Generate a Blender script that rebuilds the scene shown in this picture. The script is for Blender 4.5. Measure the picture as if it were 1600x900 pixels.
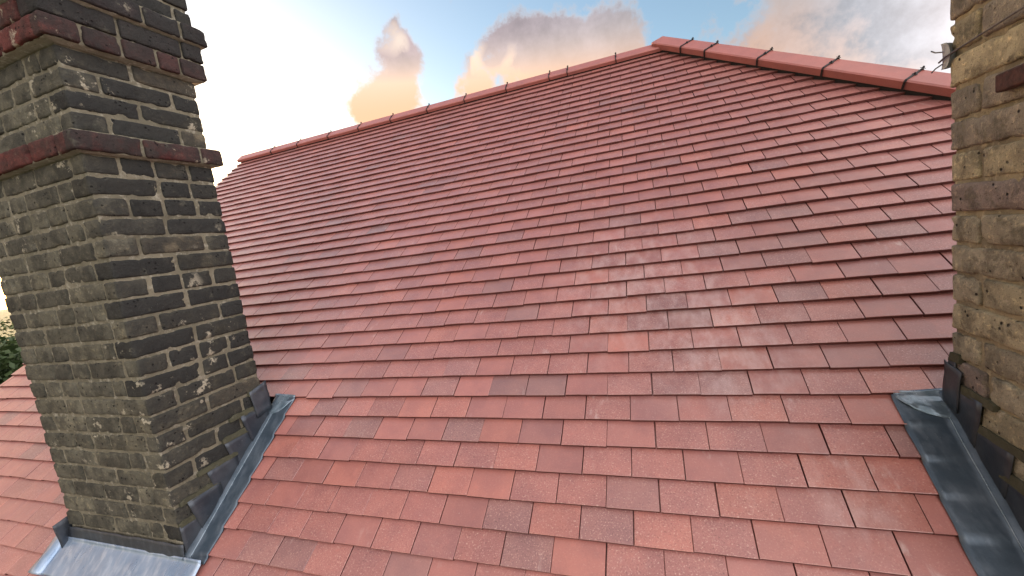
import bpy, math, random
from math import radians, sin, cos, tan, pi, sqrt
from mathutils import Vector, Matrix, noise

for o in list(bpy.data.objects):
    bpy.data.objects.remove(o)
scene = bpy.context.scene
col = scene.collection
RND = random.Random(7)

# ------------------------------------------------------------------ camera
CAM = Vector((0.13842, -1.16057, 0.96700))
CX = Vector((0.93926586, 0.31410417, -0.1382686))
CY = Vector((0.09077179, 0.16116866, 0.98274368))
CZ = Vector((0.33096846, -0.93560848, 0.12286842))
cam_d = bpy.data.cameras.new('camera')
cam_d.sensor_width = 36.0
cam_d.lens = 14.589
cam_d.clip_start = 0.02
cam_d.clip_end = 6000
cam = bpy.data.objects.new('camera', cam_d)
col.objects.link(cam)
cam.matrix_world = Matrix(((CX.x, CY.x, CZ.x, CAM.x), (CX.y, CY.y, CZ.y, CAM.y), (CX.z, CY.z, CZ.z, CAM.z), (0, 0, 0, 1)))
scene.camera = cam
scene.render.resolution_x, scene.render.resolution_y = 1024, 576


def pix(P):
    d = Vector(P) - CAM
    w = -d.dot(CZ)
    if w < 1e-4:
        return None
    return 800 + 648.394 * d.dot(CX) / w, 450 - 648.394 * d.dot(CY) / w, w


# ------------------------------------------------------------------ node helpers
class NT:
    def __init__(s, tree):
        s.t = tree
        s.n = tree.nodes
        s.l = tree.links

    def new(s, typ, **kw):
        nd = s.n.new(typ)
        for k, v in kw.items():
            setattr(nd, k, v)
        return nd

    def put(s, sock, v):
        if hasattr(v, 'is_linked') or isinstance(v, bpy.types.NodeSocket):
            s.l.new(v, sock)
        else:
            if sock.type == 'RGBA' and len(v) == 3:
                v = (*v, 1)
            sock.default_value = v

    def m(s, op, a, b=None, c=None, clamp=False):
        nd = s.new('ShaderNodeMath', operation=op, use_clamp=clamp)
        for i, v in enumerate((a, b, c)):
            if v is not None:
                s.put(nd.inputs[i], v)
        return nd.outputs[0]

    def v(s, op, a, b=None):
        nd = s.new('ShaderNodeVectorMath', operation=op)
        s.put(nd.inputs[0], a)
        if b is not None:
            s.put(nd.inputs[3 if op == 'SCALE' else 1], b)
        return nd.outputs['Value' if op in ('DOT_PRODUCT', 'LENGTH') else 'Vector']

    def mix(s, f, a, b, mode='MIX'):
        nd = s.new('ShaderNodeMix', data_type='RGBA', blend_type=mode)
        nd.clamp_factor = True
        s.put(nd.inputs[0], f)
        s.put(nd.inputs[6], a)
        s.put(nd.inputs[7], b)
        return nd.outputs[2]

    def ramp(s, x, lo, hi, a=0.0, b=1.0, smooth=True):
        nd = s.new('ShaderNodeMapRange', interpolation_type='SMOOTHSTEP' if smooth else 'LINEAR')
        for i, v in enumerate((x, lo, hi, a, b)):
            s.put(nd.inputs[i], v)
        return nd.outputs[0]

    def noise(s, vec, scale, detail=4, rough=0.55, dist=0.0, lac=2.0):
        nd = s.new('ShaderNodeTexNoise')
        s.put(nd.inputs['Vector'], vec)
        nd.inputs['Scale'].default_value = scale
        nd.inputs['Detail'].default_value = detail
        nd.inputs['Roughness'].default_value = rough
        nd.inputs['Lacunarity'].default_value = lac
        nd.inputs['Distortion'].default_value = dist
        return nd.outputs['Fac']

    def xyz(s, vec):
        nd = s.new('ShaderNodeSeparateXYZ')
        s.put(nd.inputs[0], vec)
        return nd.outputs

    def comb(s, x, y, z):
        nd = s.new('ShaderNodeCombineXYZ')
        for i, v in enumerate((x, y, z)):
            s.put(nd.inputs[i], v)
        return nd.outputs[0]


# ------------------------------------------------------------------ sky
SUN_AZ = radians(-66)      # from +Y towards -X
SUN_EL = radians(6.0)
CLOUD_BASE, CLOUD_LIT, CLOUD_FILL = 2.3, .55, 8.6   # unseen clouds opposite the sun are brightened to light the roof
SUN = Vector((sin(SUN_AZ) * cos(SUN_EL), cos(SUN_AZ) * cos(SUN_EL), sin(SUN_EL)))
world = bpy.data.worlds.new('World')
scene.world = world
world.use_nodes = True
world.node_tree.nodes.clear()
w = NT(world.node_tree)
tc = w.new('ShaderNodeTexCoord')
D = tc.outputs['Generated']
sky = w.new('ShaderNodeTexSky', sky_type='NISHITA')
sky.sun_disc = False
sky.sun_elevation = SUN_EL
sky.sun_rotation = SUN_AZ
sky.altitude = 60
sky.air_density = 1.0
sky.dust_density = 2.0
sky.ozone_density = 1.6


def pdir(x, y):
    d = CX * ((x - 800) / 648.394) - CY * ((y - 450) / 648.394) - CZ
    return d.normalized()


def direction(az, el):
    a, e = radians(az), radians(el)
    return Vector((sin(a) * cos(e), cos(a) * cos(e), sin(e)))


# heaps of cumulus: direction of the middle, angular radii (degrees) along azimuth / elevation, strength
CLOUDS = [(-30.5, 17.8, 4.8, 4.6, 1.1), (-30.0, 22.0, 2.8, 2.8, .95),
          (-9.0, 20.6, 10.0, 4.6, 1.1), (-18.0, 21.0, 5.0, 3.2, .72),
          (28.0, 16.0, 15.0, 9.5, 1.2), (28.0, 25.0, 10.0, 6.5, 1.15)]


def cloud_bumps(vec):
    tot = None
    for az, el, ra, re, st in CLOUDS:
        c = direction(az, el)
        ux = direction(az + 90, 0)
        uy = c.cross(ux) * -1
        a = w.v('DOT_PRODUCT', vec, tuple(ux / sin(radians(ra))))
        b = w.v('DOT_PRODUCT', vec, tuple(uy / sin(radians(re))))
        f = w.m('ADD', w.m('MULTIPLY', a, a), w.m('MULTIPLY', w.m('LESS_THAN', w.v('DOT_PRODUCT', vec, tuple(c)), 0), 50))
        r2 = w.m('MULTIPLY_ADD', b, b, f)
        g = w.m('MULTIPLY', w.m('EXPONENT', w.m('MULTIPLY', r2, -.9)), st)
        tot = g if tot is None else w.m('MAXIMUM', tot, g)
    return tot


SHIFT = Vector((-.060, .0, -.030))
warp = w.new('ShaderNodeTexNoise')
w.put(warp.inputs['Vector'], D)
warp.inputs['Scale'].default_value = 8
warp.inputs['Detail'].default_value = 2
wv = w.v('ADD', D, w.v('SCALE', w.v('SUBTRACT', warp.outputs['Color'], (.5, .5, .5)), .13))
# scattered cover added outside the view, to light the roof
cover = w.m('MULTIPLY', w.ramp(w.noise(D, 2.6, 2, .5), .36, .56), w.ramp(w.v('DOT_PRODUCT', D, tuple(direction(-22, 16))), .80, .40))
bump_here = w.m('MAXIMUM', cloud_bumps(wv), cover)
bump_sun = cloud_bumps(w.v('ADD', wv, tuple(SHIFT)))
n = w.noise(w.v('ADD', D, (3.1, 1.7, 5.3)), 12, 7, .62)
den = w.m('ADD', bump_here, w.m('MULTIPLY', w.m('SUBTRACT', n, .5), 1.6))
den_sun = bump_sun
den_l = w.m('ADD', bump_here, w.m('MULTIPLY', w.m('SUBTRACT', n, .5), .45))
alpha = w.ramp(den, .28, .62)
lit = w.m('MULTIPLY', w.ramp(w.m('SUBTRACT', den_l, den_sun), .06, .36), w.ramp(den, 1.2, .6))
thin = w.ramp(den, .30, .62, 1.0, 0.0)
lit = w.m('MAXIMUM', lit, w.m('MULTIPLY', thin, .5))
el = w.xyz(D)[2]
low = w.ramp(el, .28, .43, 1.0, 0.0)
toward = w.v('DOT_PRODUCT', D, tuple(SUN))
near = w.ramp(toward, .0, .95)
back = w.ramp(toward, .2, -.6)
lit = w.m('MAXIMUM', lit, w.m('MULTIPLY', low, w.m('MULTIPLY', near, 1.9)))
lit = w.m('MINIMUM', w.m('MAXIMUM', lit, w.m('MULTIPLY', back, .75)), 1.0)
glow_col = w.mix(w.m('MULTIPLY', low, .9), (1.0, .82, .66), (1.0, .52, .27))
shade_col = w.v('SCALE', w.mix(near, (.46, .48, .53), (.58, .43, .44)), w.ramp(n, .25, .75, 1.3, .72))
cl_col = w.mix(lit, shade_col, w.mix(back, glow_col, (1.0, .93, .90)))
cl_str = w.m('ADD', w.m('ADD', w.m('MULTIPLY', lit, CLOUD_LIT), CLOUD_BASE), w.m('MULTIPLY', back, CLOUD_FILL))
cl = w.v('SCALE', cl_col, cl_str)
mx = w.mix(w.m('MULTIPLY', alpha, .94), sky.outputs[0], cl)
bg = w.new('ShaderNodeBackground')
w.put(bg.inputs[0], mx)
bg.inputs[1].default_value = 0.12
wo = w.new('ShaderNodeOutputWorld')
w.l.new(bg.outputs[0], wo.inputs[0])
world.cycles.sampling_method = 'MANUAL'
world.cycles.sample_map_resolution = 512
scene.cycles.max_bounces = 5
scene.cycles.diffuse_bounces = 3
scene.cycles.glossy_bounces = 2
scene.cycles.transmission_bounces = 2

sun_d = bpy.data.lights.new('sun', 'SUN')
sun_d.energy = 2.0
sun_d.angle = radians(0.6)
sun_d.color = (1.0, .72, .46)
sun = bpy.data.objects.new('sun', sun_d)
col.objects.link(sun)
sun.rotation_euler = (-SUN).to_track_quat('-Z', 'Y').to_euler()

scene.view_settings.view_transform = 'Standard'
scene.view_settings.look = 'None'
scene.view_settings.gamma = 1
scene.view_settings.exposure = 1.84
scene.view_settings.use_curve_mapping = False


# ------------------------------------------------------------------ object helpers
def mesh(name, verts, faces, mat=None, smooth=False):
    me = bpy.data.meshes.new(name)
    me.from_pydata([tuple(v) for v in verts], [], faces)
    me.validate()
    if mat:
        me.materials.append(mat)
    if smooth:
        for p in me.polygons:
            p.use_smooth = True
    me.update()
    return me


def obj(name, me, parent=None, loc=None, rot=None):
    o = bpy.data.objects.new(name, me)
    col.objects.link(o)
    if parent:
        o.parent = parent
    if loc is not None:
        o.location = loc
    if rot is not None:
        o.rotation_euler = rot
    return o


def tag(o, label=None, cat=None, group=None, kind=None):
    for k, v in (('label', label), ('category', cat), ('group', group), ('kind', kind)):
        if v:
            o[k] = v
    return o


def material(name):
    m = bpy.data.materials.new(name)
    m.use_nodes = True
    m.node_tree.nodes.clear()
    t = NT(m.node_tree)
    b = t.new('ShaderNodeBsdfPrincipled')
    o = t.new('ShaderNodeOutputMaterial')
    t.l.new(b.outputs[0], o.inputs[0])
    return m, t, b


def bump(t, b, h, strength, dist):
    nd = t.new('ShaderNodeBump')
    nd.inputs['Strength'].default_value = strength
    nd.inputs['Distance'].default_value = dist
    t.put(nd.inputs['Height'], h)
    t.l.new(nd.outputs[0], b.inputs['Normal'])


# ------------------------------------------------------------------ materials
def tile_material(name, per_object):
    m, t, b = material(name)
    pos = t.new('ShaderNodeNewGeometry').outputs['Position']
    if per_object:
        oi = t.new('ShaderNodeObjectInfo')
        tint, rnd = oi.outputs['Color'], oi.outputs['Alpha']
    else:
        at = t.new('ShaderNodeAttribute')
        at.attribute_name = 'tint'
        tint, rnd = at.outputs['Color'], at.outputs['Alpha']
    p = t.v('ADD', pos, t.v('SCALE', (7.3, 3.1, 5.7), t.m('MULTIPLY', rnd, 9)))
    big = t.noise(p, 9, 3, .5)
    mid = t.noise(p, 42, 4, .6)
    fine = t.noise(p, 210, 3, .7)
    c = t.mix(t.ramp(big, .3, .7, 0, .7), tint, t.mix(1, tint, (.74, .74, .82), 'MULTIPLY'))
    c = t.mix(t.ramp(mid, .5, .78, 0, .35), c, t.mix(1, c, (1.35, 1.22, 1.15), 'MULTIPLY'))
    # sanded facing: pale and dark grains, stronger on some tiles
    grain = t.ramp(rnd, .15, .7, .25, .95)
    c = t.mix(t.m('MULTIPLY', t.ramp(fine, .56, .70), t.m('MULTIPLY', grain, .95)), c, (.58, .38, .32))
    c = t.mix(t.m('MULTIPLY', t.ramp(fine, .44, .32), t.m('MULTIPLY', grain, .9)), c, t.mix(1, c, (.45, .42, .45), 'MULTIPLY'))
    # lime bloom and scuffs on a few tiles
    st = t.noise(t.v('MULTIPLY', p, (1.0, .35, .35)), 46, 5, .65)
    bl = t.noise(p, 5.5, 2, .5)
    bloom = t.m('MULTIPLY', t.m('MULTIPLY', t.ramp(st, .52, .74), t.ramp(bl, .57, .70)), .42)
    c = t.mix(bloom, c, (.62, .50, .46))
    # whitish lime run-off where mortar was dropped
    for (sx, sy, sz, sr) in ((.08, .85, .683, .62), (.40, .55, .442, .40), (.60, .15, .121, .18)):
        dd = t.v('LENGTH', t.v('MULTIPLY', t.v('SUBTRACT', pos, (sx, sy, sz)), (1.0, .8, .8)))
        sp_ = t.m('MULTIPLY', t.ramp(dd, sr, sr * .1), t.ramp(t.noise(t.v('ADD', t.v('MULTIPLY', pos, (1.2, .6, .6)), t.v('SCALE', (1.0, 2.0, 3.0), rnd)), 14, 6, .68), .36, .70))
        c = t.mix(t.m('MULTIPLY', sp_, .38), c, (.62, .47, .45))
    sp = t.noise(p, 95, 2, .5)
    c = t.mix(t.m('MULTIPLY', t.ramp(sp, .76, .80), .5), c, (.65, .56, .50))
    t.put(b.inputs['Base Color'], c)
    t.put(b.inputs['Roughness'], t.ramp(mid, .3, .7, .33, .48))
    b.inputs['Specular IOR Level'].default_value = .75
    b.inputs['Coat Weight'].default_value = .45      # new, slightly vitreous face
    b.inputs['Coat Roughness'].default_value = .34
    bump(t, b, t.m('ADD', t.m('MULTIPLY', fine, .5), t.m('MULTIPLY', mid, .9)), .35, .0016)
    return m


M_TILE = tile_material('tile_clay', True)
M_TILE_S = tile_material('tile_clay_far', False)
M_EDGE = None


def ridge_material():
    m, t, b = material('ridge_clay')
    pos = t.new('ShaderNodeNewGeometry').outputs['Position']
    rnd = t.new('ShaderNodeObjectInfo').outputs['Random']
    p = t.v('ADD', pos, t.v('SCALE', (7.3, 3.1, 5.7), t.m('MULTIPLY', rnd, 9)))
    big = t.noise(p, 7, 4, .55)
    fine = t.noise(p, 300, 2, .6)
    c = t.mix(t.ramp(big, .3, .75), (.37, .125, .105), (.30, .108, .095))
    c = t.mix(t.m('MULTIPLY', t.ramp(fine, .5, .7), .3), c, (.5, .24, .2))
    c = t.mix(t.m('MULTIPLY', t.ramp(t.noise(p, 30, 5, .7), .6, .75), .3), c, (.5, .34, .3))
    t.put(b.inputs['Base Color'], c)
    b.inputs['Roughness'].default_value = .42
    bump(t, b, fine, .25, .001)
    return m


M_RIDGE = ridge_material()


def plain(name, c, rough, metal=0.0, nscale=30, var=.35, bmp=.2, bd=.002):
    m, t, b = material(name)
    pos = t.new('ShaderNodeNewGeometry').outputs['Position']
    n = t.noise(pos, nscale, 5, .6)
    cc = t.mix(t.ramp(n, .3, .7), c, tuple(x * (1 - var) for x in c))
    t.put(b.inputs['Base Color'], cc)
    b.inputs['Roughness'].default_value = rough
    b.inputs['Metallic'].default_value = metal
    bump(t, b, n, bmp, bd)
    return m


M_EDGE = plain('tile_edge', (.15, .042, .036), .8, 0, 60, .4)  # maroon edge clay, darkened to deepen the shadow lines under the courses
M_BLACK = plain('black_ridge_roll', (.012, .012, .013), .7)
M_CLIP = plain('clip_metal', (.02, .018, .018), .45, .3, 200)
M_DECK = plain('underlay', (.04, .03, .028), .9)
M_RUST = plain('rusty_iron', (.075, .028, .022), .75, .2, 60, .6, .6, .004)
M_STEEL = plain('galvanised_steel', (.42, .46, .47), .5, .15, 60, .25)
M_WIRE = plain('lashing_wire', (.16, .15, .14), .5, .7, 80)


def lead_material(name, ca, cb, streaky, rough):
    m, t, b = material(name)
    pos = t.new('ShaderNodeNewGeometry').outputs['Position']
    x, y, z = t.xyz(pos)[:3]
    streak = t.noise(t.comb(t.m('MULTIPLY', x, 2.2), t.m('ADD', y, t.m('MULTIPLY', x, .9)), z), 15, 4, .55)
    blot = t.noise(pos, 9, 5, .6, .4)
    c = t.mix(t.ramp(blot, .3, .7), ca, cb)
    c = t.mix(t.m('MULTIPLY', t.ramp(streak, .42, .72), streaky), c, (.50, .57, .66))
    c = t.mix(t.m('MULTIPLY', t.ramp(t.noise(pos, 60, 4, .7), .64, .76), .3), c, (.4, .42, .43))
    t.put(b.inputs['Base Color'], c)
    t.put(b.inputs['Metallic'], .5)
    t.put(b.inputs['Roughness'], t.ramp(blot, .3, .7, rough, rough + .14))
    bump(t, b, t.m('ADD', t.noise(pos, 24, 4, .55), t.m('MULTIPLY', streak, .4)), .3, .005)
    return m


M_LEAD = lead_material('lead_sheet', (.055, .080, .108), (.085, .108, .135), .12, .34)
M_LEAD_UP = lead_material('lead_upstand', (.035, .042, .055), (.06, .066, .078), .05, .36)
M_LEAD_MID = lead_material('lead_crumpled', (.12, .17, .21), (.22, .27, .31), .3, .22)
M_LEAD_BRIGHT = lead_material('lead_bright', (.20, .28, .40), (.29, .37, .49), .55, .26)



LCX = -1.760


def brick_material(name, yellow):
    m, t, b = material(name)
    oi = t.new('ShaderNodeObjectInfo')
    tint, rnd = oi.outputs['Color'], oi.outputs['Random']
    pos = t.new('ShaderNodeNewGeometry').outputs['Position']
    p = t.v('ADD', pos, t.v('SCALE', (5.3, 9.1, 3.7), t.m('MULTIPLY', rnd, 11)))
    big = t.noise(p, 16, 5, .6)
    mid = t.noise(p, 60, 5, .65)
    fine = t.noise(p, 260, 3, .6)
    c = t.mix(t.ramp(big, .38, .64, 0, .5 if yellow else .85), tint, t.mix(1, tint, (.42, .43, .46), 'MULTIPLY'))
    c = t.mix(t.ramp(mid, .52, .70, 0, .7), c, t.mix(1, c, (1.9, 1.8, 1.6), 'MULTIPLY'))
    c = t.mix(t.ramp(fine, .42, .30, 0, .6), c, (.012, .012, .012))
    if yellow:
        # crust of soot and lichen over the worn stock bricks
        s = t.noise(pos, 12, 7, .68, .3)
        c = t.mix(t.ramp(s, .50, .62, 0, .60), c, (.075, .068, .052))
        c = t.mix(t.ramp(t.noise(pos, 33, 5, .6), .58, .7, 0, .5), c, (.20, .18, .12))
    else:
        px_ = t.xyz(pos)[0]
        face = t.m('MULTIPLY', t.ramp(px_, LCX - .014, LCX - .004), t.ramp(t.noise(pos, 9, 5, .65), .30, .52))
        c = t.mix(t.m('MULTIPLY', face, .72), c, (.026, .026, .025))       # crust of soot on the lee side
        s = t.noise(pos, 7, 6, .65)
        c = t.mix(t.ramp(s, .45, .7, 0, .5), c, (.035, .034, .030))
        c = t.mix(t.ramp(t.noise(pos, 21, 5, .6), .60, .74, 0, .35), c, (.13, .125, .095))
    # lime and lichen spots
    wl = t.noise(pos, 13, 7, .72)
    wm = t.noise(pos, 3.3, 2, .5)
    white = t.m('MULTIPLY', t.ramp(wl, .58, .64), t.ramp(wm, .50, .60))
    c = t.mix(t.m('MULTIPLY', white, .7), c, (.46, .41, .31))
    sp = t.noise(pos, 130, 2, .5)
    c = t.mix(t.m('MULTIPLY', t.ramp(sp, .77, .80), .5), c, (.5, .47, .4))
    # pits and vents burnt into the clay
    vo = t.new('ShaderNodeTexVoronoi')
    t.put(vo.inputs['Vector'], pos)
    vo.inputs['Scale'].default_value = 48
    pit = t.m('MULTIPLY', t.ramp(vo.outputs['Distance'], .23, .12), t.ramp(t.noise(pos, 14, 2), .50, .58))
    c = t.mix(t.m('MULTIPLY', pit, .9), c, (.008, .008, .008))
    t.put(b.inputs['Base Color'], c)
    b.inputs['Roughness'].default_value = .9
    b.inputs['Specular IOR Level'].default_value = .25
    h = t.m('ADD', t.m('MULTIPLY', big, .8), t.m('ADD', mid, t.m('MULTIPLY', fine, .35)))
    h = t.m('SUBTRACT', h, t.m('MULTIPLY', pit, 1.0))
    bump(t, b, h, 1.0, .010 if yellow else .008)
    return m


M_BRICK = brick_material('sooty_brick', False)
M_STOCK = brick_material('yellow_stock_brick', True)


def mortar_material(name, c0, c1, c2):
    m, t, b = material(name)
    pos = t.new('ShaderNodeNewGeometry').outputs['Position']
    big = t.noise(pos, 6, 5, .6)
    mid = t.noise(pos, 45, 5, .65)
    c = t.mix(t.ramp(big, .35, .65), c0, c1)
    c = t.mix(t.ramp(mid, .5, .72, 0, .8), c, c2)
    c = t.mix(t.ramp(t.noise(pos, 170, 3, .6), .40, .30, 0, .6), c, (.03, .03, .025))
    t.put(b.inputs['Base Color'], c)
    b.inputs['Roughness'].default_value = .95
    b.inputs['Specular IOR Level'].default_value = .2
    bump(t, b, t.m('ADD', big, mid), .9, .006)
    return m


M_MORTAR = mortar_material('lime_mortar', (.175, .155, .112), (.115, .103, .074), (.30, .275, .22))
M_MORTAR_Y = mortar_material('worn_mortar', (.27, .235, .155), (.16, .14, .10), (.40, .345, .23))
M_POINT = mortar_material('fresh_pointing', (.075, .072, .046), (.055, .053, .035), (.10, .095, .068))

# ------------------------------------------------------------------ roof geometry
PITCH = radians(38.8)
S, C = sin(PITCH), cos(PITCH)
U = 0.16672          # tile + joint
G = 0.100            # gauge
TL, TW, TT = 0.265, 0.1640, 0.0145
KT = 0.16            # tilt of each tile against the roof plane


def rp(x, q, h=0.0):
    return Vector((x, q * C - h * S, q * S + h * C))


ROOF_ROT = Matrix(((1, 0, 0), (0, C, -S), (0, S, C)))   # plane (x, q, h) -> world
VERGE = -28.28 * U
RIDGE_Q = 3.845
APEX_X = .39


def hip_x(q):
    return APEX_X + (RIDGE_Q - q) * C


ROWS = range(-16, 39)
LC = dict(x0=-2.535, x1=-1.760, y0=-.176, y1=.300)      # dark chimney
RC = dict(x0=.925, x1=1.68, y0=-.150, y1=.345)          # yellow chimney


def clip_poly(poly, a, b, c):
    """keep a*x+b*y<=c"""
    out = []
    for i in range(len(poly)):
        p, q = poly[i], poly[(i + 1) % len(poly)]
        dp, dq = a * p[0] + b * p[1] - c, a * q[0] + b * q[1] - c
        if dp <= 0:
            out.append(p)
        if dp * dq < 0:
            k = dp / (dp - dq)
            out.append((p[0] + k * (q[0] - p[0]), p[1] + k * (q[1] - p[1])))
    return out


def area(poly):
    return abs(sum(poly[i][0] * poly[(i + 1) % len(poly)][1] - poly[(i + 1) % len(poly)][0] * poly[i][1] for i in range(len(poly)))) / 2


def full_tile(var):
    """local frame: x across (centred), y up the slope from the tail, z out of the roof; tail arris at z=0"""
    r = random.Random(100 + var)
    xs = [-TW / 2, -TW / 2 + .0012, -TW / 6, TW / 6, TW / 2 - .0012, TW / 2]
    ys = [0, .0016, .09, TL]
    camb = r.uniform(-.0012, .0014)
    wav = [r.uniform(-.0005, .0005) for _ in xs]
    vs, fs = [], []
    for j, y in enumerate(ys):
        for i, x in enumerate(xs):
            z = -KT * y + camb * (1 - (2 * x / TW) ** 2) * (1 if j < 2 else .6)
            if j == 0 or i in (0, len(xs) - 1):
                z -= .0011
            yy = y + (wav[i] if j < 2 else 0)
            vs.append((x, yy, z))
    nx = len(xs)
    for j in range(len(ys) - 1):
        for i in range(nx - 1):
            a = j * nx + i
            fs.append((a, a + 1, a + nx + 1, a + nx))
    base = len(vs)
    tail = [i for i in range(nx)]
    for i in tail:
        x, y, z = vs[i]
        vs.append((x, y + .0006, z - TT + .001))
    vs.append((-TW / 2, TL, -KT * TL - TT))
    vs.append((TW / 2, TL, -KT * TL - TT))
    bl, br = len(vs) - 2, len(vs) - 1
    for i in range(nx - 1):
        fs.append((base + i, base + i + 1, i + 1, i))
    left = [j * nx for j in range(len(ys))]
    right = [j * nx + nx - 1 for j in range(len(ys))]
    fs.append(tuple([base] + left + [bl]))
    fs.append(tuple([base + nx - 1, br] + right[::-1]))
    fs.append(tuple(reversed([base + i for i in range(nx)] + [br, bl])))
    return vs, fs


def cut_tile(poly):
    """prism on an arbitrary convex outline (x, y from the tail)"""
    a = sum(poly[i][0] * poly[(i + 1) % len(poly)][1] - poly[(i + 1) % len(poly)][0] * poly[i][1] for i in range(len(poly)))
    if a < 0:
        poly = poly[::-1]
    n = len(poly)
    vs = [(x, y, -KT * y) for x, y in poly] + [(x, y, -KT * y - TT) for x, y in poly]
    fs = [tuple(range(n)), tuple(range(2 * n - 1, n - 1, -1))]
    for i in range(n):
        j = (i + 1) % n
        fs.append((i, i + n, j + n, j))
    return vs, fs


roof = tag(bpy.data.objects.new('house_roof', None), 'large pitched roof of red clay plain tiles with angled ridge and hip tiles', 'roof', kind='thing')
col.objects.link(roof)
roof.location = (0, 0, 0)

NVAR = 6
TILE_DATA = [full_tile(i) for i in range(NVAR)]


def tile_mesh(v, f):
    me = mesh('tile', v, f, M_TILE)
    me.materials.append(M_EDGE)
    for p in me.polygons:
        if p.normal.z < .5:
            p.material_index = 1
    return me


TILE_MESH = [tile_mesh(v, f) for v, f in TILE_DATA]

# tiles whose own colour stands out in the photograph: (x, slope) of the tile -> kind
PIX_DARK = [(985, 770), (1037, 640), (940, 565 + 240), (1075, 497), (1250, 457), (1220, 330), (660, 745), (805, 870), (760, 805), (710, 668), (690, 865),
            (840, 480), (470, 620 + 48), (450, 728), (520, 700), (880, 605), (800, 603), (1140, 410), (1160, 385), (1120, 385), (860, 392), (970, 305),
            (1045, 250), (1010, 255), (700, 590), (510, 470), (610, 410), (1035, 600), (900, 335), (925, 333), (1080, 470), (985, 500), (1360, 420),
            (1110, 605), (590, 665), (640, 870), (560, 880), (1240, 390), (1290, 380), (1320, 560), (1200, 870), (740, 575), (600, 560), (790, 370), (670, 405)]
PIX_BRIGHT = [(650, 637), (695, 640), (700, 748), (780, 715), (860, 815), (765, 670), (1160, 490), (1150, 460), (1180, 635), (1170, 780), (1250, 850), (1420, 595),
              (1350, 635), (1300, 715), (1390, 720), (460, 690), (470, 640), (1000, 830), (940, 870), (745, 750), (990, 530), (960, 510), (940, 420), (1110, 350), (690, 480), (700, 515)]


def on_roof(x, y):
    d = pdir(x, y)
    n = Vector((0, -S, C))
    k = -n.dot(CAM) / n.dot(d)
    P = CAM + d * k
    return P.x, P.y * C + P.z * S


def tile_id(x, q):
    r = math.floor(q / G)
    return r, math.floor(x / U - (.5 if r % 2 else 0))


SPECIAL = {}
for q in PIX_DARK:
    SPECIAL[tile_id(*on_roof(*q))] = 'dark'
for q in PIX_BRIGHT:
    SPECIAL[tile_id(*on_roof(*q))] = 'bright'


def tile_colour(row, k):
    r = random.Random(row * 977 + k * 131 + 5)
    kind = SPECIAL.get((row, k))
    v = r.random()
    if kind is None:
        kind = 'dark' if v < .05 else 'bright' if v < .10 else 'mid'
    j = r.uniform(.92, 1.08)
    if kind == 'dark':
        k_ = r.uniform(.1, 1.0)
        c = (.272 + .08 * k_, .140 + .001 * k_, .126 - .002 * k_)
    elif kind == 'bright':
        c = (.42, .155, .122)
    else:
        a = r.random()
        c = (.350 + .045 * a, .139 + .012 * a, .119 + .008 * a)
    return tuple(min(1, x * j) for x in c) + (r.random(),)


cands = []
for row in ROWS:
    off = .5 if row % 2 else 0.0
    qt = row * G
    tl = TL if qt + TL < RIDGE_Q else max(.05, RIDGE_Q - qt)
    kmax = int(hip_x(qt) / U) + 2
    for k in range(-30, kmax):
        rr = random.Random(row * 313 + k * 17)
        xa = (k + off) * U + rr.uniform(-.0012, .0012)
        xb = xa + TW
        if xb < VERGE or xa > min(hip_x(qt), 3.6):
            continue
        parts = [[(xa, 0), (xb, 0), (xb, tl), (xa, tl)]]
        cut = tl < TL
        if xa < VERGE + rr.uniform(-.003, .003):
            parts = [clip_poly(p, -1, 0, -(VERGE + rr.uniform(-.003, .003))) for p in parts]
            cut = True
        # hip: x <= APEX_X + (RIDGE_Q - qt - y) * C
        if xb > hip_x(qt + tl):
            parts = [clip_poly(p, 1, C, APEX_X + (RIDGE_Q - qt) * C) for p in parts]
            cut = True
        if -3 < row < 5:
            for ch in (LC, RC):
                m_ = .045
                if xb > ch['x0'] - m_ and xa < ch['x1'] + m_:
                    new = []
                    for p in parts:
                        new.append(clip_poly(p, 1, 0, ch['x0'] - m_))
                        new.append(clip_poly(p, -1, 0, -(ch['x1'] + m_)))
                    parts = new
                    cut = True
        if row >= 5 and row < 8:
            pass
        for p in parts:
            if len(p) < 3 or area(p) < .0006:
                continue
            cx = sum(a for a, _ in p) / len(p)
            A = 0
            w0 = [pix(rp(a, qt + min(b_, G))) for a, b_ in p]
            if all(z and z[2] > .05 for z in w0):
                A = area([(z[0], z[1]) for z in w0])
                mx_, my_ = sum(z[0] for z in w0) / len(w0), sum(z[1] for z in w0) / len(w0)
                if mx_ < -30 or mx_ > 1500 or my_ > 930 or my_ < 0:
                    A = 0
                # hidden behind the dark chimney
                x_arr = 120 + (my_ - 250) * .27
                if my_ < 830 and x_arr - 150 < mx_ < 335 + (my_ - 230) * .2:
                    A = 0
            cands.append((A, row, k, xa, qt, p, cut, rr))
cands.sort(key=lambda c: -c[0])


def tile_rot(rr):
    return Matrix.Rotation(rr.gauss(0, .0022), 3, 'Z') @ Matrix.Rotation(rr.gauss(0, .003), 3, 'X') @ Matrix.Rotation(rr.gauss(0, .003), 3, 'Y')


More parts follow.
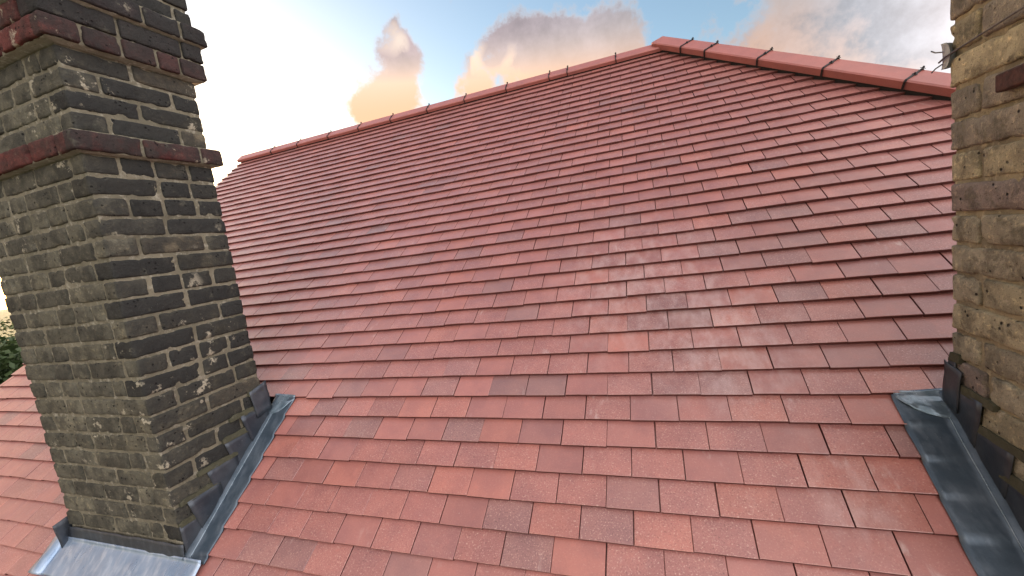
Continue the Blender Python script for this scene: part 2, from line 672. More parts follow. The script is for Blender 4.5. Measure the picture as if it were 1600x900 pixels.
sv, sf, sc_ = [], [], []
for i, (A, row, k, xa, qt, p, cut, rr) in enumerate(cands):
    colr = tile_colour(row, k)
    slip = rr.gauss(0, .0010)
    lift = abs(rr.gauss(0, .0007))
    if rr.random() < .05:
        slip += rr.uniform(-.005, .003)
    if (row, k) == tile_id(-1.50, .55):
        slip = -.009
    c0 = xa + TW / 2
    R3 = ROOF_ROT @ tile_rot(rr)
    org = rp(c0, qt + slip, lift)
    if cut:
        v, f = cut_tile([(a - c0, b_) for a, b_ in p])
    else:
        v, f = TILE_DATA[(row * 7 + k * 3) % NVAR]
    if i < 300:
        me = tile_mesh(v, f) if cut else TILE_MESH[(row * 7 + k * 3) % NVAR]
        o = obj('tile', me, roof)
        o.matrix_local = Matrix.Translation(org) @ R3.to_4x4()
        o.color = colr
    else:
        b0 = len(sv)
        for q in v:
            sv.append(R3 @ Vector(q) + org)
        for ff in f:
            sf.append(tuple(b0 + a for a in ff))
            sc_.append(colr)
me = bpy.data.meshes.new('tile')
me.from_pydata([tuple(v) for v in sv], [], sf)
me.materials.append(M_TILE_S)
me.materials.append(M_EDGE)
me.update()
n_roof = Vector((0, -S, C))
me.polygons.foreach_set('material_index', [0 if p.normal.dot(n_roof) > .5 else 1 for p in me.polygons])
at = me.attributes.new('tint', 'FLOAT_COLOR', 'FACE')
at.data.foreach_set('color', [x for c_ in sc_ for x in c_])
me.update()
tag(obj('tile_field', me, roof), kind='stuff')

# decking below the tiles, the far slope and the hip end
T_ = .062
BK = RIDGE_Q * C
apex_z = RIDGE_Q * S
ql = ROWS[0] * G
dv = [rp(VERGE + .02, ql, -T_), rp(hip_x(ql), ql, -T_), rp(APEX_X, RIDGE_Q, -T_), rp(VERGE + .02, RIDGE_Q, -T_)]
dep = (RIDGE_Q - ql) * C
zb = dv[0].z
yb = dv[2].y + (dv[2].y - dv[0].y)
dv += [Vector((VERGE + .02, yb, zb)), Vector((dv[1].x, yb, zb))]
obj('roof_deck', mesh('roof_deck', dv, [(0, 1, 2, 3), (3, 2, 5, 4), (1, 5, 2), (0, 3, 4), (0, 4, 5, 1)], M_DECK), roof)


# ------------------------------------------------------------------ ridge and hip tiles
def capping(A, B, d1, n1, d2, n2, wl, lip):
    """angled ridge tile from A to B; d = down each wing, n = out of each slope"""
    th = .014
    crest_n = (n1 + n2).normalized()
    prof = [A * 0 + d1 * wl - n1 * (lip + .004), A * 0 + d1 * (wl + .004) - n1 * .006, d1 * (wl - .006) + n1 * .0,
            d1 * .012 + n1 * .001, crest_n * .002,
            d2 * .012 + n2 * .001, d2 * (wl - .006), d2 * (wl + .004) - n2 * .006, d2 * wl - n2 * (lip + .004)]
    inner = [d2 * (wl - th) - n2 * (lip + .004), d2 * (wl - th) - n2 * th, crest_n * -.018, d1 * (wl - th) - n1 * th, d1 * (wl - th) - n1 * (lip + .004)]
    ring = prof + inner
    n = len(ring)
    L = (B - A).normalized() * .003
    vs = [A + L + p for p in ring] + [B - L + p for p in ring]
    fs = [(i, (i + 1) % n, (i + 1) % n + n, i + n) for i in range(n)]
    m1 = len(prof)
    # end caps as strips between outer and inner
    pairs = [(0, n - 1), (2, n - 2), (4, n - 3), (6, n - 4), (8, n - 5)]
    for s_, fl in ((0, False), (n, True)):
        for (a, b_), (c_, d_) in zip(pairs, pairs[1:]):
            mid = list(range(a, c_ + 1))
            f = [x + s_ for x in mid] + [d_ + s_, b_ + s_]
            fs.append(tuple(f[::-1] if fl else f))
    return vs, fs


def clip(P, axis, d1, n1, d2, n2, wl, lip, name='ridge_clip'):
    """dark union strap over a joint with two screw heads"""
    hw, t = (.0055, .0035) if name == 'hip_clip' else (.004, .003)
    sk = .85 if name == 'hip_clip' else .62
    cn = (n1 + n2).normalized()
    line = [d1 * (wl + .006) - n1 * (lip + .006), d1 * (wl + .007) - n1 * .004, d1 * wl + n1 * .003, cn * .006,
            d2 * wl + n2 * .003, d2 * (wl + .007) - n2 * .004, d2 * (wl + .006) - n2 * (lip + .006)]
    outn = [d1, (d1 + n1).normalized(), n1, cn, n2, (d2 + n2).normalized(), d2]
    vs, fs = [], []
    for p, nn in zip(line, outn):
        for sx in (-hw, hw):
            vs.append(P + p + axis * sx)
        for sx in (hw, -hw):
            vs.append(P + p + axis * sx + nn * t)
    for i in range(len(line) - 1):
        a = i * 4
        for j in range(4):
            fs.append((a + j, a + (j + 1) % 4, a + 4 + (j + 1) % 4, a + 4 + j))
    fs += [(3, 2, 1, 0), tuple(len(vs) - 4 + j for j in range(4))]
    c_ = obj(name, mesh(name, vs, fs, M_CLIP), roof)
    for dd, nn, kk in ((d1, n1, .055), (cn, cn, 0), (d2, n2, .055)):
        base = P + (dd * kk if kk else cn * .006) + nn * .004
        a1 = axis
        a2 = nn.cross(axis).normalized()
        v2, f2 = [], []
        for (rad, h) in ((.015 * sk, 0), (.015 * sk, .003), (.007 * sk, .004), (.006 * sk, .012 * sk), (.003 * sk, .015 * sk)):
            for j in range(8):
                an = j * pi / 4
                v2.append(base + a1 * (rad * cos(an)) + a2 * (rad * sin(an)) + nn * h)
        for i in range(4):
            for j in range(8):
                f2.append((i * 8 + j, i * 8 + (j + 1) % 8, i * 8 + 8 + (j + 1) % 8, i * 8 + 8 + j))
        f2.append(tuple(range(32, 40)))
        obj('screw', mesh('screw', v2, f2, M_CLIP), c_)
    return c_


n1 = Vector((0, -S, C))
n2 = Vector((0, S, C))
d1 = Vector((0, -C, -S))
d2 = Vector((0, C, -S))
RISE, RWL, RLIP = .036, .104, .030
HRISE, HWL, HLIP = .065, .120, .045
crest = lambda x: Vector((x, RIDGE_Q * C, RIDGE_Q * S + RISE / C))
XJ = [-4.735, -4.151, -3.736, -3.278, -2.848, -2.421, -1.968, -1.533, -1.081, -.648, -.474, -.032, APEX_X]
XJ[0] = VERGE - .012
for a, b_ in zip(XJ, XJ[1:]):
    jz = Vector((0, 0, RND.uniform(-.002, .002)))
    v, f = capping(crest(a) + jz, crest(b_) + jz, d1, n1, d2, n2, RWL, RLIP)
    obj('ridge_tile', mesh('ridge_tile', v, f, M_RIDGE), roof)
for x in XJ[1:-1]:
    clip(crest(x), Vector((1, 0, 0)), d1, n1, d2, n2, RWL, RLIP)
# hip
H0 = Vector((APEX_X, RIDGE_Q * C, RIDGE_Q * S + HRISE / C))
hd = Vector((1 * C, -C, -S))            # direction for one unit of slope
hd = Vector((C, -C, -S))
L1 = hd.length
ax = hd.normalized()
n3 = Vector((S, 0, C))                  # hip-end slope normal
e_main = ax.cross(n1).normalized()
if e_main.x > 0:
    e_main = -e_main
e_end = ax.cross(n3).normalized()
if e_end.y < 0:
    e_end = -e_end
ts = [-.03, .315, .565, 1.030, 1.485, 1.930, 2.39, 2.84, 3.29, 3.74]
for a, b_ in zip(ts, ts[1:]):
    jz = Vector((0, 0, RND.uniform(-.002, .002)))
    v, f = capping(H0 + ax * a + jz, H0 + ax * b_ + jz, e_main, n1, e_end, n3, HWL, HLIP)
    obj('hip_tile', mesh('hip_tile', v, f, M_RIDGE), roof)
for a in ts[1:-1]:
    clip(H0 + ax * a, ax, e_main, n1, e_end, n3, HWL, HLIP, 'hip_clip')


# black ventilating roll under the caps
def roll(A, B, d1, n1, d2, n2, wl, lip, name):
    vs = []
    for P in (A, B):
        vs += [P + d1 * (wl - .006) - n1 * (lip + .05), P + d1 * (wl - .020) - n1 * .014, P - (n1 + n2).normalized() * .028, P + d2 * (wl - .020) - n2 * .014, P + d2 * (wl - .006) - n2 * (lip + .05)]
    fs = [(i, i + 1, i + 6, i + 5) for i in range(4)]
    obj(name, mesh(name, vs, fs, M_BLACK), roof)


roll(crest(XJ[0] + .02), crest(APEX_X), d1, n1, d2, n2, RWL, RLIP, 'ridge_roll')
roll(H0, H0 + ax * ts[-1], e_main, n1, e_end, n3, HWL, HLIP, 'hip_roll')


# ------------------------------------------------------------------ chimneys
def rounded_brick(lx, ly, lz, seed, rough):
    r = min(.0065, lz * .2)
    seg = lambda L, n: [-L / 2, -L / 2 + r] + [-L / 2 + r + (L - 2 * r) * i / n for i in range(1, n)] + [L / 2 - r, L / 2]
    ax_ = [seg(lx, max(3, round(lx / .019))), seg(ly, max(3, round(ly / .019))), seg(lz, 4)]
    H = (lx / 2, ly / 2, lz / 2)
    idx, vs, fs = {}, [], []

    def vert(p):
        key = tuple(round(a, 6) for a in p)
        if key not in idx:
            q = Vector(p)
            c_ = Vector([max(-H[i] + r, min(H[i] - r, q[i])) for i in range(3)])
            d = q - c_
            if d.length > 1e-9:
                cnt = sum(1 for i in range(3) if abs(d[i]) > 1e-9)
                d = d.normalized() * (r * (1.0 if cnt == 1 else .93))
            q = c_ + d
            nz = noise.noise_vector(q * 16 + Vector((seed * 3.7, seed * 1.3, 0))) * .0016 * rough + noise.noise_vector(q * 55 + Vector((seed, 0, seed))) * .0011 * rough
            chip = noise.noise(q * 11 + Vector((seed * 2.1, 9, seed)))
            if chip > .45:
                q = q * (1 - .06 * rough * (chip - .35))
            edge = sum(1 for i in range(3) if abs(abs(p[i]) - H[i]) < r * 1.2)
            if edge >= 2:                                     # broken arrises
                k_ = max(0, noise.noise(q * 34 + Vector((seed * 5.1, 2, seed))) - .15) * .009 * rough
                q = q - Vector([math.copysign(1, q[i]) if abs(abs(p[i]) - H[i]) < r * 1.2 else 0 for i in range(3)]) * k_
            idx[key] = len(vs)
            vs.append(q + nz)
        return idx[key]
    for axis in range(3):
        u_, v_ = (axis + 1) % 3, (axis + 2) % 3
        for sgn in (-1, 1):
            for i in range(len(ax_[u_]) - 1):
                for j in range(len(ax_[v_]) - 1):
                    quad = []
                    for (a, b_) in ((i, j), (i + 1, j), (i + 1, j + 1), (i, j + 1)):
                        p = [0, 0, 0]
                        p[axis] = sgn * H[axis]
                        p[u_] = ax_[u_][a]
                        p[v_] = ax_[v_][b_]
                        quad.append(vert(p))
                    fs.append(tuple(quad if sgn > 0 else quad[::-1]))
    return vs, fs


BRICK_CACHE = {}


def brick_obj(parent, x0, x1, y0, y1, z0, z1, mat, colr, rough, rr, name='brick'):
    dims = tuple(round(v, 3) for v in (x1 - x0, y1 - y0, z1 - z0))
    key = (dims, rr.randrange(5), mat.name)
    if key not in BRICK_CACHE:
        v, f = rounded_brick(*dims, key[1] + sum(dims) * 10, rough)
        BRICK_CACHE[key] = mesh('brick', v, f, mat, True)
    o = obj(name, BRICK_CACHE[key], parent)
    o.location = Vector(((x0 + x1) / 2 + rr.gauss(0, .0009), (y0 + y1) / 2 + rr.gauss(0, .0012), (z0 + z1) / 2 + rr.gauss(0, .0010))) - parent.location
    o.rotation_euler = (rr.gauss(0, .006), rr.gauss(0, .006), rr.gauss(0, .008) + (pi if rr.random() < .5 else 0))
    o.color = (*colr, 1)
    return o


def run(a, b_, rr, first):
    """split a length into stretchers and headers with joints"""
    J = .012
    out, p = [], a
    seq = first[:]
    while p < b_ - .02:
        L = seq.pop(0) if seq else rr.choice((.222, .222, .218, .108))
        L *= rr.uniform(.96, 1.03)
        e = p + L
        if b_ - e < .075:
            e = b_
        out.append((p, min(e, b_)))
        p = e + J
    return out


def chimney(root, box, courses, mat, mortar_mat, palette, seed, rough, inset):
    rr = random.Random(seed)
    BW = .105
    J = .012
    for ci, (z0, z1, proj, kind) in enumerate(courses):
        X0, X1, Y0, Y1 = box['x0'] - proj, box['x1'] + proj, box['y0'] - proj, box['y1'] + proj
        band = kind.startswith('red')
        jz = .005 if band else .0105
        za, zb_ = z0 + jz / 2, z1 - jz / 2
        even = ci % 2 == 0

        def B(x0, x1, y0, y1):
            if (z1 - 0) < ((y0 + y1) / 2) * tan(PITCH) - .12:
                return
            brick_obj(root, x0, x1, y0, y1, za, zb_, mat, palette(rr, kind, (x0 + x1) / 2, (y0 + y1) / 2), rough, rr)
        if even:
            for yy in ((Y0, Y0 + BW), (Y1 - BW, Y1)):
                for a, b_ in run(X0, X1, rr, [.222] if rr.random() < .75 else [.165, .222]):
                    B(a, b_, *yy)
            for xx in ((X0, X0 + BW), (X1 - BW, X1)):
                for a, b_ in run(Y0 + BW + J, Y1 - BW - J, rr, [.222] if rr.random() < .6 else [.108]):
                    B(*xx, a, b_)
        else:
            for xx in ((X0, X0 + BW), (X1 - BW, X1)):
                for a, b_ in run(Y0, Y1, rr, [.222, .222] if rr.random() < .7 else [.222, .108]):
                    B(*xx, a, b_)
            for yy in ((Y0, Y0 + BW), (Y1 - BW, Y1)):
                for a, b_ in run(X0 + BW + J, X1 - BW - J, rr, [.108] if rr.random() < .5 else [.222]):
                    B(a, b_, *yy)
    # bed and joint mortar: a ring of faces just behind the brick faces, course by course
    vs, fs = [], []
    zs = []
    for z0, z1, proj, kind in courses:
        for k in range(8):
            zs.append((z0 + (z1 - z0) * (k + .02) / 8, proj))
        zs.append((z1 - .0005, proj))
    ring_n = None
    for z, proj in zs:
        ins = inset + (.006 if proj else 0)
        X0, X1, Y0, Y1 = box['x0'] - proj + ins, box['x1'] + proj - ins, box['y0'] - proj + ins, box['y1'] + proj - ins
        step = .0125
        nx, ny = 110, 70
        pts = []
        for i in range(nx):
            pts.append((X0 + (X1 - X0) * i / nx, Y0, 0, -1))
        for i in range(ny):
            pts.append((X1, Y0 + (Y1 - Y0) * i / ny, 1, 0))
        for i in range(nx):
            pts.append((X1 - (X1 - X0) * i / nx, Y1, 0, 1))
        for i in range(ny):
            pts.append((X0, Y1 - (Y1 - Y0) * i / ny, -1, 0))
        ring_n = len(pts)
        for x, y, nx_, ny_ in pts:
            P = Vector((x, y, z))
            d = noise.noise(P * 14 + Vector((seed, 0, 0))) * .0028 + noise.noise(P * 45) * .0024 + noise.noise(P * 90) * .0018
            vs.append(P + Vector((nx_, ny_, 0)) * d)
    for j in range(len(zs) - 1):
        for i in range(ring_n):
            a, b_ = j * ring_n + i, j * ring_n + (i + 1) % ring_n
            fs.append((a, b_, b_ + ring_n, a + ring_n))
    fs.append(tuple(range((len(zs) - 1) * ring_n, len(zs) * ring_n)))
    o = obj('mortar', mesh('mortar', vs, fs, mortar_mat, True), root)
    o.location = -root.location
    return rr


# dark chimney: courses
lc = tag(bpy.data.objects.new('chimney_stack', None), 'tall sooty dark brick chimney stack with two projecting red brick bands', 'chimney', 'chimney stacks')
col.objects.link(lc)
lc.location = ((LC['x0'] + LC['x1']) / 2, LC['y0'], LC['y0'] * tan(PITCH))
courses = []
z = 1.477
low = []
while z > -.30:
    low.append((z - .0775, z, 0, 'dark'))
    z -= .0775
courses += low[::-1]
courses.append((1.477, 1.552, .034, 'red'))
for k in range(4):
    courses.append((1.552 + .0755 * k, 1.552 + .0755 * (k + 1), 0, 'dark'))
z = 1.854
for k, (pr, kd) in enumerate([(.040, 'red'), (.040, 'red2'), (.062, 'red2'), (.030, 'dark'), (.03, 'dark'), (.05, 'red'), (.02, 'dark')]):
    courses.append((z, z + .076, pr, kd))
    z += .076


def pal_dark(rr, kind, x, y):
    j = rr.uniform(.8, 1.2)
    v = rr.random()
    if kind in ('red', 'red2'):
        c = (.125, .036, .032) if v < .6 else (.085, .032, .029) if v < .88 else (.05, .032, .031)
        if kind == 'red2':
            c = (.085, .030, .027) if v < .5 else (.038, .030, .030)
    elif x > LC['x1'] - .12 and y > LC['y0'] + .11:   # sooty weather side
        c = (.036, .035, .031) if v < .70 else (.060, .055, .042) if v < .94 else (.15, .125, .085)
    else:
        c = (.105, .097, .072) if v < .55 else (.082, .076, .058) if v < .85 else (.13, .118, .085)
    return tuple(a * j for a in c)


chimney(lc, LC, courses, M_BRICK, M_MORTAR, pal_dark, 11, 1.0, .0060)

rc = tag(bpy.data.objects.new('chimney_stack', None), 'weathered yellow stock brick chimney stack with wire lashing around it', 'chimney', 'chimney stacks')
col.objects.link(rc)
rc.location = ((RC['x0'] + RC['x1']) / 2, RC['y0'], RC['y0'] * tan(PITCH))
courses = []
z = -.22
while z < 2.0:
    courses.append((z, z + .083, 0, 'stock'))
    z += .083


def pal_stock(rr, kind, x, y):
    j = rr.uniform(.8, 1.2)
    v = rr.random()
    c = (.40, .36, .245) if v < .40 else (.34, .31, .23) if v < .72 else (.26, .235, .19) if v < .92 else (.21, .175, .155)
    return tuple(a * j for a in c)


chimney(rc, RC, courses, M_STOCK, M_MORTAR_Y, pal_stock, 23, 1.5, .0085)


# ------------------------------------------------------------------ lead flashings
def tube(pts, r, n=8):
    vs, fs = [], []
    for i, p in enumerate(pts):
        p = Vector(p)
        d = (Vector(pts[min(i + 1, len(pts) - 1)]) - Vector(pts[max(i - 1, 0)])).normalized()
        a = d.orthogonal().normalized()
        b_ = d.cross(a)
        for k in range(n):
            t = 2 * pi * k / n
            vs.append(p + a * (r * cos(t)) + b_ * (r * sin(t)))
    for i in range(len(pts) - 1):
        for k in range(n):
            fs.append((i * n + k, i * n + (k + 1) % n, (i + 1) * n + (k + 1) % n, (i + 1) * n + k))
    fs += [tuple(range(n))[::-1], tuple((len(pts) - 1) * n + k for k in range(n))]
    return vs, fs


def saw(q):
    f = (q / G) % 1.0
    h = -KT * G * f * .8
    # the sheet is beaten over each tail: ease the step
    if f > .86:
        h += KT * G * ((f - .86) / .14) ** 2 * .72
    return h


def sheet(name, grid, parent, thick=.003, mat=None):
    """grid[j][i] of points -> thin solid sheet"""
    ny, nx = len(grid), len(grid[0])
    vs = [p for row in grid for p in row]
    fs = [(j * nx + i, j * nx + i + 1, (j + 1) * nx + i + 1, (j + 1) * nx + i) for j in range(ny - 1) for i in range(nx - 1)]
    me = mesh(name, vs, fs, mat or M_LEAD, True)
    o = obj(name, me, parent)
    o.location = -parent.location
    md = o.modifiers.new('s', 'SOLIDIFY')
    md.thickness = thick
    md.offset = 0
    return o


def side_strip(name, parent, xi, xo, q0, q1, seed, lift_o=.0035):
    rows = []
    n = int((q1 - q0) / .0085)
    for j in range(n + 1):
        q = q0 + (q1 - q0) * j / n
        row = []
        for i in range(9):
            t = i / 8
            x = xi + (xo - xi) * t
            fold = max(0, 1 - t / .14)
            h = saw(q) * (.10 + .75 * t ** 1.3) + lift_o + fold ** 2 * .020
            P = Vector((x, q, seed))
            h += noise.noise(P * 11) * .0024 + noise.noise(P * 34) * .0008
            xx = x + (noise.noise(Vector((q * 9, seed, 4))) * .002 if i == 8 else 0)
            row.append(rp(xx, q, h))
        rows.append(row)
    # worn bright crease along the fold
    k = 1 if xo > xi else -1
    v_, f_ = tube([rp(xi + k * (.017 + .0015 * noise.noise(Vector((j * .2, seed, 7)))), q0 + (q1 - .05 - q0) * j / 40, .0065 + .0012 * noise.noise(Vector((j * .3, seed, 1)))) for j in range(41)], .0020, 6)
    o = obj('fold_crease', mesh('fold_crease', v_, f_, M_LEAD_MID, True), parent)
    o.location = -parent.location
    return sheet(name, rows, parent)


def step_pieces(parent, xf, sgn, courses_z, ya, yb_, seed, point_rows=1):
    """overlapping stepped cover flashings on the side face x = xf, each tucked under a brick bed; sgn = outward"""
    rr = random.Random(seed)
    tp = tan(PITCH)
    kk = 0
    PITCH_Z = abs(courses_z[1] - courses_z[0])
    for z in courses_z:
        y_t = (z - PITCH_Z - .082) / tp          # downhill end at the roof line, leaning back towards the bed joint
        y_r = (z - .078) / tp
        if y_r < ya + .01 or y_t - .03 > yb_:
            continue
        kk += 1
        x = xf + sgn * (.0040 + .0012 * (kk % 3))
        N = 6
        g = []
        for j in range(6):
            row = []
            for i in range(N + 1):
                tl_ = max(ya, y_t - .034 * j / 5)
                tr_ = min(yb_ + .004, y_r + .006)
                if tr_ <= tl_ + .004:
                    tr_ = tl_ + .004
                y = tl_ + (tr_ - tl_) * i / N
                zl = min(y * tp + .004, z - .006)
                zt = z - .003
                zz = zl + (zt - zl) * j / 5
                P = Vector((y, zz, seed))
                row.append(Vector((x + sgn * (.0016 * noise.noise(P * 26) + .0012), y, zz)))
            g.append(row)
        a, b_ = max(ya, y_t - .034), min(yb_, y_r)
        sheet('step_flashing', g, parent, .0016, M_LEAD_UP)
        # wedge of fresh pointing over the turned-in edge
        L0, L1_ = max(ya + .004, a - rr.uniform(.0, .05)), min(yb_, b_ + rr.uniform(.0, .012))
        if L1_ - L0 < .02:
            continue
        hgt = rr.uniform(.012, .017)
        vs, fs = [], []
        M_ = 10
        for i in range(M_ + 1):
            y = L0 + (L1_ - L0) * i / M_
            P = Vector((y, z, seed))
            w1, w2 = noise.noise(P * 30) * .003, noise.noise(P * 37 + Vector((5, 0, 0))) * .004
            taper = .35 if i in (0, M_) else 1
            for (dx, dz) in ((-.01, -.010 + w1), (.0085, -.009 + w1), (.0058, hgt * taper + w2), (-.01, hgt * taper + w2)):
                vs.append(Vector((xf + sgn * (dx + .001 * noise.noise(P * 50)), y, z + dz)))
        for i in range(M_):
            for k in range(4):
                f = (i * 4 + k, i * 4 + (k + 1) % 4, i * 4 + 4 + (k + 1) % 4, i * 4 + 4 + k)
                fs.append(f)
        fs += [(0, 1, 2, 3), tuple(M_ * 4 + k for k in (3, 2, 1, 0))]
        o = obj('pointing', mesh('pointing', vs, fs, M_POINT), parent)
        o.location = -parent.location


def saddle(parent, xf, sgn, xo, q_a, q_b, seed):
    """crumpled lead at the uphill corner"""
    g = []
    for j in range(12):
        q = q_a + (q_b - q_a) * j / 11
        row = []
        for i in range(14):
            ext = sqrt(max(.02, 1 - (1 - j / 11) ** 2))
            x = xf - sgn * .02 + (xo - xf + sgn * .02) * i / 13 * ext
            P = Vector((x, q, seed))
            h = .004 + .012 * (1 - i / 13) + noise.noise(P * 21) * .009 + noise.noise(P * 55) * .004
            row.append(rp(x, q, h + saw(q) * .4))
        g.append(row)
    return sheet('corner_saddle', g, parent, .0025, M_LEAD_MID)


# dark chimney
zL = [c for c in [1.477 - .0775 * k for k in range(23)] if c > -.25]
side_strip('side_flashing', lc, LC['x1'] + .002, -1.658, -.232, .497, 3)
step_pieces(lc, LC['x1'], 1, zL, LC['y0'], LC['y1'], 5)
saddle(lc, LC['x1'], 1, -1.662, .395, .508, 9)
# upright lap wrapped round the uphill corner
tp = tan(PITCH)


def corner_lap(parent, xf, sgn, y1, zlo, zhi, wdt, seed):
    g = []
    for j in range(7):
        zz = zlo + (zhi - zlo) * j / 6
        row = []
        for i in range(8):
            y = y1 + .010 - (wdt + .012 * (j / 6)) * (i / 7)
            P = Vector((y, zz, seed))
            row.append(Vector((xf + sgn * (.012 - .004 * (j / 6) + noise.noise(P * 24) * .006), y, zz - (y - y1) * -.25)))
        g.append(row)
    sheet('corner_lap', g, parent, .0025, M_LEAD_UP)


corner_lap(lc, LC['x1'], 1, LC['y1'] + .012, .285, .425, .085, 2)

# apron across the downhill face
g = []
for j in range(22):
    q = -.222 - .148 * j / 21
    row = []
    for i in range(40):
        x = -2.585 + (-1.652 + 2.585) * i / 39
        P = Vector((x, q, 1))
        h = .012 - .006 * j / 21 + noise.noise(P * 7) * .004 + noise.noise(P * 22) * .0018
        if j < 2:
            h += .010 * (1 - j / 2)
        if i > 35:
            h += .004
        row.append(rp(x, q + (noise.noise(P * 13) * .004 if j == 21 else 0), h))
    g.append(row)
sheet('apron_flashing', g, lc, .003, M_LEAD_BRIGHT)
g = []
for j in range(6):
    row = []
    for i in range(30):
        x = LC['x0'] - .004 + (LC['x1'] - LC['x0'] + .012) * i / 29
        zz = -.150 + .078 * j / 5
        P = Vector((x, zz, 6))
        row.append(Vector((x, LC['y0'] - .006 - .006 * (1 - j / 5) + noise.noise(P * 14) * .0035, zz + (noise.noise(P * 12) * .006 if j == 5 else 0))))
    g.append(row)
sheet('apron_upstand', g, lc, .0025, M_LEAD_UP)
# rolled welt at the far end of the apron and the strip beyond the stack
g = []
for j in range(34):
    q = -.375 + .40 * j / 33
    row = []
    for i in range(9):
        t = i / 8
        x = -2.560 - .105 * t + .006 * noise.noise(Vector((q * 12, 3, 1)))
        h = .006 + .030 * sin(min(1, t * 1.25) * pi) * (.75 + .25 * noise.noise(Vector((q * 8, 1, 1)))) + noise.noise(Vector((x, q, 3)) * 22) * .004
        if i == 0:
            h -= .012
        row.append(rp(x, q, h))
    g.append(row)
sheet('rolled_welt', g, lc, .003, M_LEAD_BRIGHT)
corner_lap(lc, LC['x0'], -1, LC['y0'] + .03, -.16, -.02, .08, 8)

# yellow chimney
side_strip('side_flashing', rc, RC['x0'] - .002, .797, -.26, .497, 7)
zR = [-.22 + .083 * k for k in range(12)]
step_pieces(rc, RC['x0'], -1, zR, RC['y0'], RC['y1'], 15)
saddle(rc, RC['x0'], -1, .805, .41, .508, 19)
corner_lap(rc, RC['x0'], -1, RC['y1'] + .004, .300, .428, .058, 12)
g = []
for j in range(12):
    q = -.205 - .17 * j / 11
    g.append([rp(.80 + .98 * i / 30, q, .014 + noise.noise(Vector((i * .3, q * 7, 2))) * .004) for i in range(31)])
sheet('apron_flashing', g, rc, .003)


# ------------------------------------------------------------------ lashing on the yellow chimney
lash = tag(bpy.data.objects.new('aerial_lashing', None), 'grey corner plate and wire lashing with rusty bracket on yellow chimney', 'bracket')
col.objects.link(lash)
x0, y1 = RC['x0'], RC['y1']
lash.location = (x0, y1, 1.28)


def local(vs):
    return [Vector(v) - lash.location for v in vs]


# corner plate: a half disc bent over the arris
vs, fs = [], []
N = 14
for lay in (0, .0022):
    for i in range(N + 1):
        a = -pi / 2 + pi * i / N
        rz, ry = .033 * sin(a), .024 * cos(a)
        vs.append(Vector((x0 - .006 - lay, y1 + .004 - ry, 1.282 + rz)))
        vs.append(Vector((x0 - .010 - lay + .004 * cos(a), y1 + .008 + lay, 1.282 + rz)))
        vs.append(Vector((x0 + .030 * cos(a), y1 + .008 + lay, 1.282 + rz)))
n3_ = 3 * (N + 1)
for lay in (0, 1):
    for i in range(N):
        for k in range(2):
            a = lay * n3_ + i * 3 + k
            f = (a, a + 3, a + 4, a + 1)
            fs.append(f if lay else f[::-1])
obj('corner_plate', mesh('corner_plate', local(vs), fs, M_STEEL, True), lash)
pts = [(x0 - .013, y1 + .016, 1.272)] + [(x0 - .012 - .003 * sin(i), y1 - .03 - .05 * i, 1.277 + .0045 * i) for i in range(0, 10)]
v, f = tube([(x0 - .013, y1 + .016, 1.270), (x0 - .013, y1 - .01, 1.276), (x0 - .012, y1 - .12, 1.283), (x0 - .012, y1 - .24, 1.290), (x0 - .012, RC['y0'] - .012, 1.30), (x0 + .05, RC['y0'] - .014, 1.30), (RC['x1'] + .01, RC['y0'] - .014, 1.29)], .0024)
obj('wire', mesh('wire', local(v), f, M_WIRE, True), lash)
for zz, dz in ((1.293, .014), (1.262, -.012)):
    v, f = tube([(x0 - .012, y1 + .004, zz), (x0 - .018, y1 + .020, zz + dz * .4), (x0 - .022, y1 + .030, zz + dz)], .0018, 6)
    obj('wire_end', mesh('wire_end', local(v), f, M_WIRE, True), lash)
# rusty cradle bracket standing off the face
bx = [(x0 - .022, y1 - .195, 1.135), (x0 - .001, y1 - .195, 1.135), (x0 - .001, y1 - .42, 1.140), (x0 - .022, y1 - .42, 1.140)]
vs = [Vector(p) for p in bx] + [Vector(p) + Vector((0, 0, .040)) for p in bx]
fs = [(3, 2, 1, 0), (4, 5, 6, 7), (0, 1, 5, 4), (1, 2, 6, 5), (2, 3, 7, 6), (3, 0, 4, 7)]
o = obj('bracket_arm', mesh('bracket_arm', local(vs), fs, M_RUST), lash)
md = o.modifiers.new('b', 'BEVEL')
md.width = .004
md.segments = 2

# ------------------------------------------------------------------ beyond the roof
GZ = -6.6
mg, t, b = material('grass')
pos = t.new('ShaderNodeNewGeometry').outputs['Position']
c = t.mix(t.ramp(t.noise(pos, .11, 4, .6), .35, .65), (.085, .10, .030), (.14, .125, .045))
c = t.mix(t.ramp(t.noise(pos, 1.7, 4, .6), .4, .7, 0, .6), c, (.05, .075, .02))
t.put(b.inputs['Base Color'], c)
b.inputs['Roughness'].default_value = .95
bump(t, b, t.noise(pos, 9, 4, .7), .6, .1)
vs, fs = [], []
NG = 24
for j in range(NG + 1):
    for i in range(NG + 1):
        x = (i / NG - .5) * 4800
        y = (j / NG - .5) * 4800
        vs.append((x, y, GZ - .01))
for j in range(NG):
    for i in range(NG):
        a = j * (NG + 1) + i
        fs.append((a, a + 1, a + NG + 2, a + NG + 1))
tag(obj('ground', mesh('ground', vs, fs, mg)), kind='structure')


def leaf_mat(name, ca, cb):
    m, t, b = material(name)
    at = t.new('ShaderNodeAttribute')
    at.attribute_name = 'shade'
    c_ = t.mix(at.outputs['Fac'], ca, cb)
    t.put(b.inputs['Base Color'], c_)
    b.inputs['Roughness'].default_value = .6
    return m


M_LEAF = [leaf_mat('leaves_dark', (.022, .045, .014), (.060, .085, .026)), leaf_mat('leaves_olive', (.05, .07, .018), (.11, .12, .035))]
M_BARK = plain('bark', (.075, .055, .04), .9, 0, 8, .5, .6, .03)


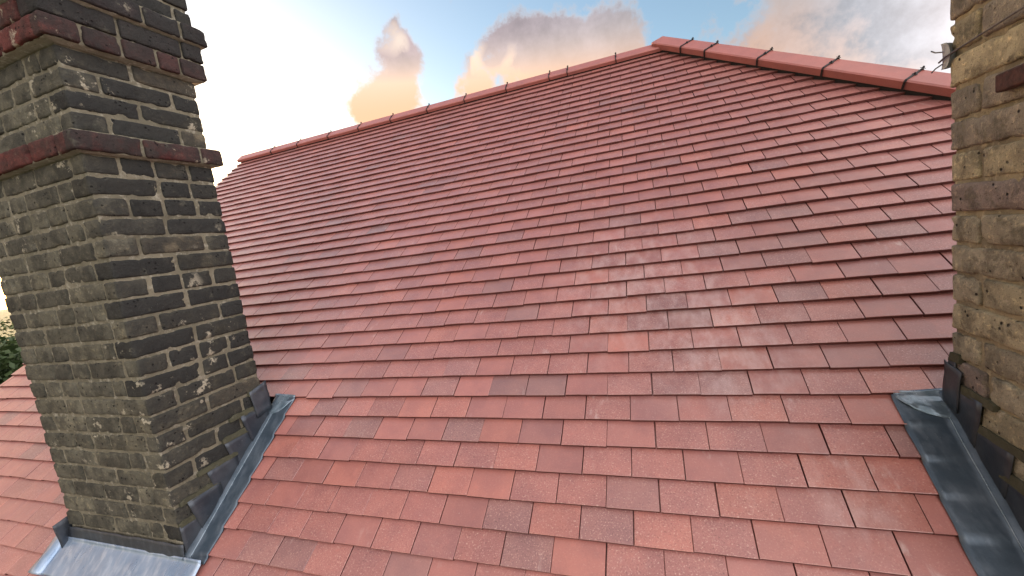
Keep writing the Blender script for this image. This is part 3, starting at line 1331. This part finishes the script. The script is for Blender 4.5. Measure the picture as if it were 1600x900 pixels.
def tree(x, y, h, rad, seed, mi, label):
    rr = random.Random(seed)
    root = tag(bpy.data.objects.new('broadleaf_tree', None), label, 'tree', 'trees beyond the gable')
    col.objects.link(root)
    root.location = (x, y, GZ)
    vs, fs = [], []

    def limb(p0, p1, r0, r1):
        b0 = len(vs)
        d = (p1 - p0).normalized()
        a = d.orthogonal().normalized()
        b_ = d.cross(a)
        for s_ in range(4):
            tt = s_ / 3
            c_ = p0.lerp(p1, tt) + Vector((rr.gauss(0, .04), rr.gauss(0, .04), 0)) * (1 if 0 < s_ < 3 else 0)
            r = r0 + (r1 - r0) * tt
            for k in range(7):
                an = 2 * pi * k / 7
                vs.append(c_ + a * r * cos(an) + b_ * r * sin(an))
        for s_ in range(3):
            for k in range(7):
                fs.append((b0 + s_ * 7 + k, b0 + s_ * 7 + (k + 1) % 7, b0 + s_ * 7 + 7 + (k + 1) % 7, b0 + s_ * 7 + 7 + k))
    top = Vector((0, 0, h * .72))
    limb(Vector((0, 0, 0)), Vector((.1, .05, h * .38)), .05 * h * .6, .035 * h * .6)
    limb(Vector((.1, .05, h * .38)), top, .035 * h * .6, .01 * h)
    clumps = []
    for k in range(26):
        an = rr.uniform(0, 2 * pi)
        zz = rr.uniform(.30, .97)
        prof = sqrt(max(.05, 1 - ((zz - .6) / .42) ** 2))
        rd = rad * prof * sqrt(rr.uniform(.15, 1))
        P = Vector((rd * cos(an), rd * sin(an), h * zz))
        clumps.append((P, rad * rr.uniform(.26, .42)))
        if k % 2 == 0:
            limb(Vector((.1, .05, h * rr.uniform(.3, .6))), P, .012 * h, .004 * h)
    obj('trunk', mesh('trunk', vs, fs, M_BARK, True), root)
    lv, lf, ls = [], [], []
    for P, r in clumps:
        sh0 = rr.uniform(0, .6)
        for _ in range(330):
            d = Vector((rr.gauss(0, 1), rr.gauss(0, 1), rr.gauss(0, 1))).normalized() * r * rr.uniform(.45, 1.05) ** .6
            d.z *= .8
            c_ = P + d
            a = Vector((rr.gauss(0, 1), rr.gauss(0, 1), rr.gauss(0, .6))).normalized()
            b_ = a.orthogonal().normalized()
            s_ = rr.uniform(.07, .15)
            b0 = len(lv)
            lv += [c_ - a * s_, c_ + b_ * s_ * .55, c_ + a * s_, c_ - b_ * s_ * .55]
            lf.append((b0, b0 + 1, b0 + 2, b0 + 3))
            ls.append(min(1, sh0 + rr.uniform(0, .4)))
    me = mesh('crown', lv, lf, M_LEAF[mi])
    at_ = me.attributes.new('shade', 'FLOAT', 'FACE')
    at_.data.foreach_set('value', ls)
    obj('crown', me, root)


for i, (x, y, h, r, mi, lb) in enumerate([
        (-17.0, 3.2, 6.9, 2.6, 0, 'dark green tree beyond the roof verge, nearest of the trees'),
        (-21.0, 6.8, 6.6, 2.5, 0, 'dark leafy tree behind the chimney, middle one beyond the gable'),
        (-23.0, .5, 6.3, 2.4, 0, 'low dark tree at the left edge beyond the tiled slope'),
        (-36.0, 7.5, 6.9, 3.2, 1, 'olive green tree farther off behind the dark trees'),
        (-39.0, 15.0, 7.0, 3.4, 1, 'pale olive tree farthest from the roof, behind the stack')]):
    tree(x, y, h, r, 40 + i, mi, lb)
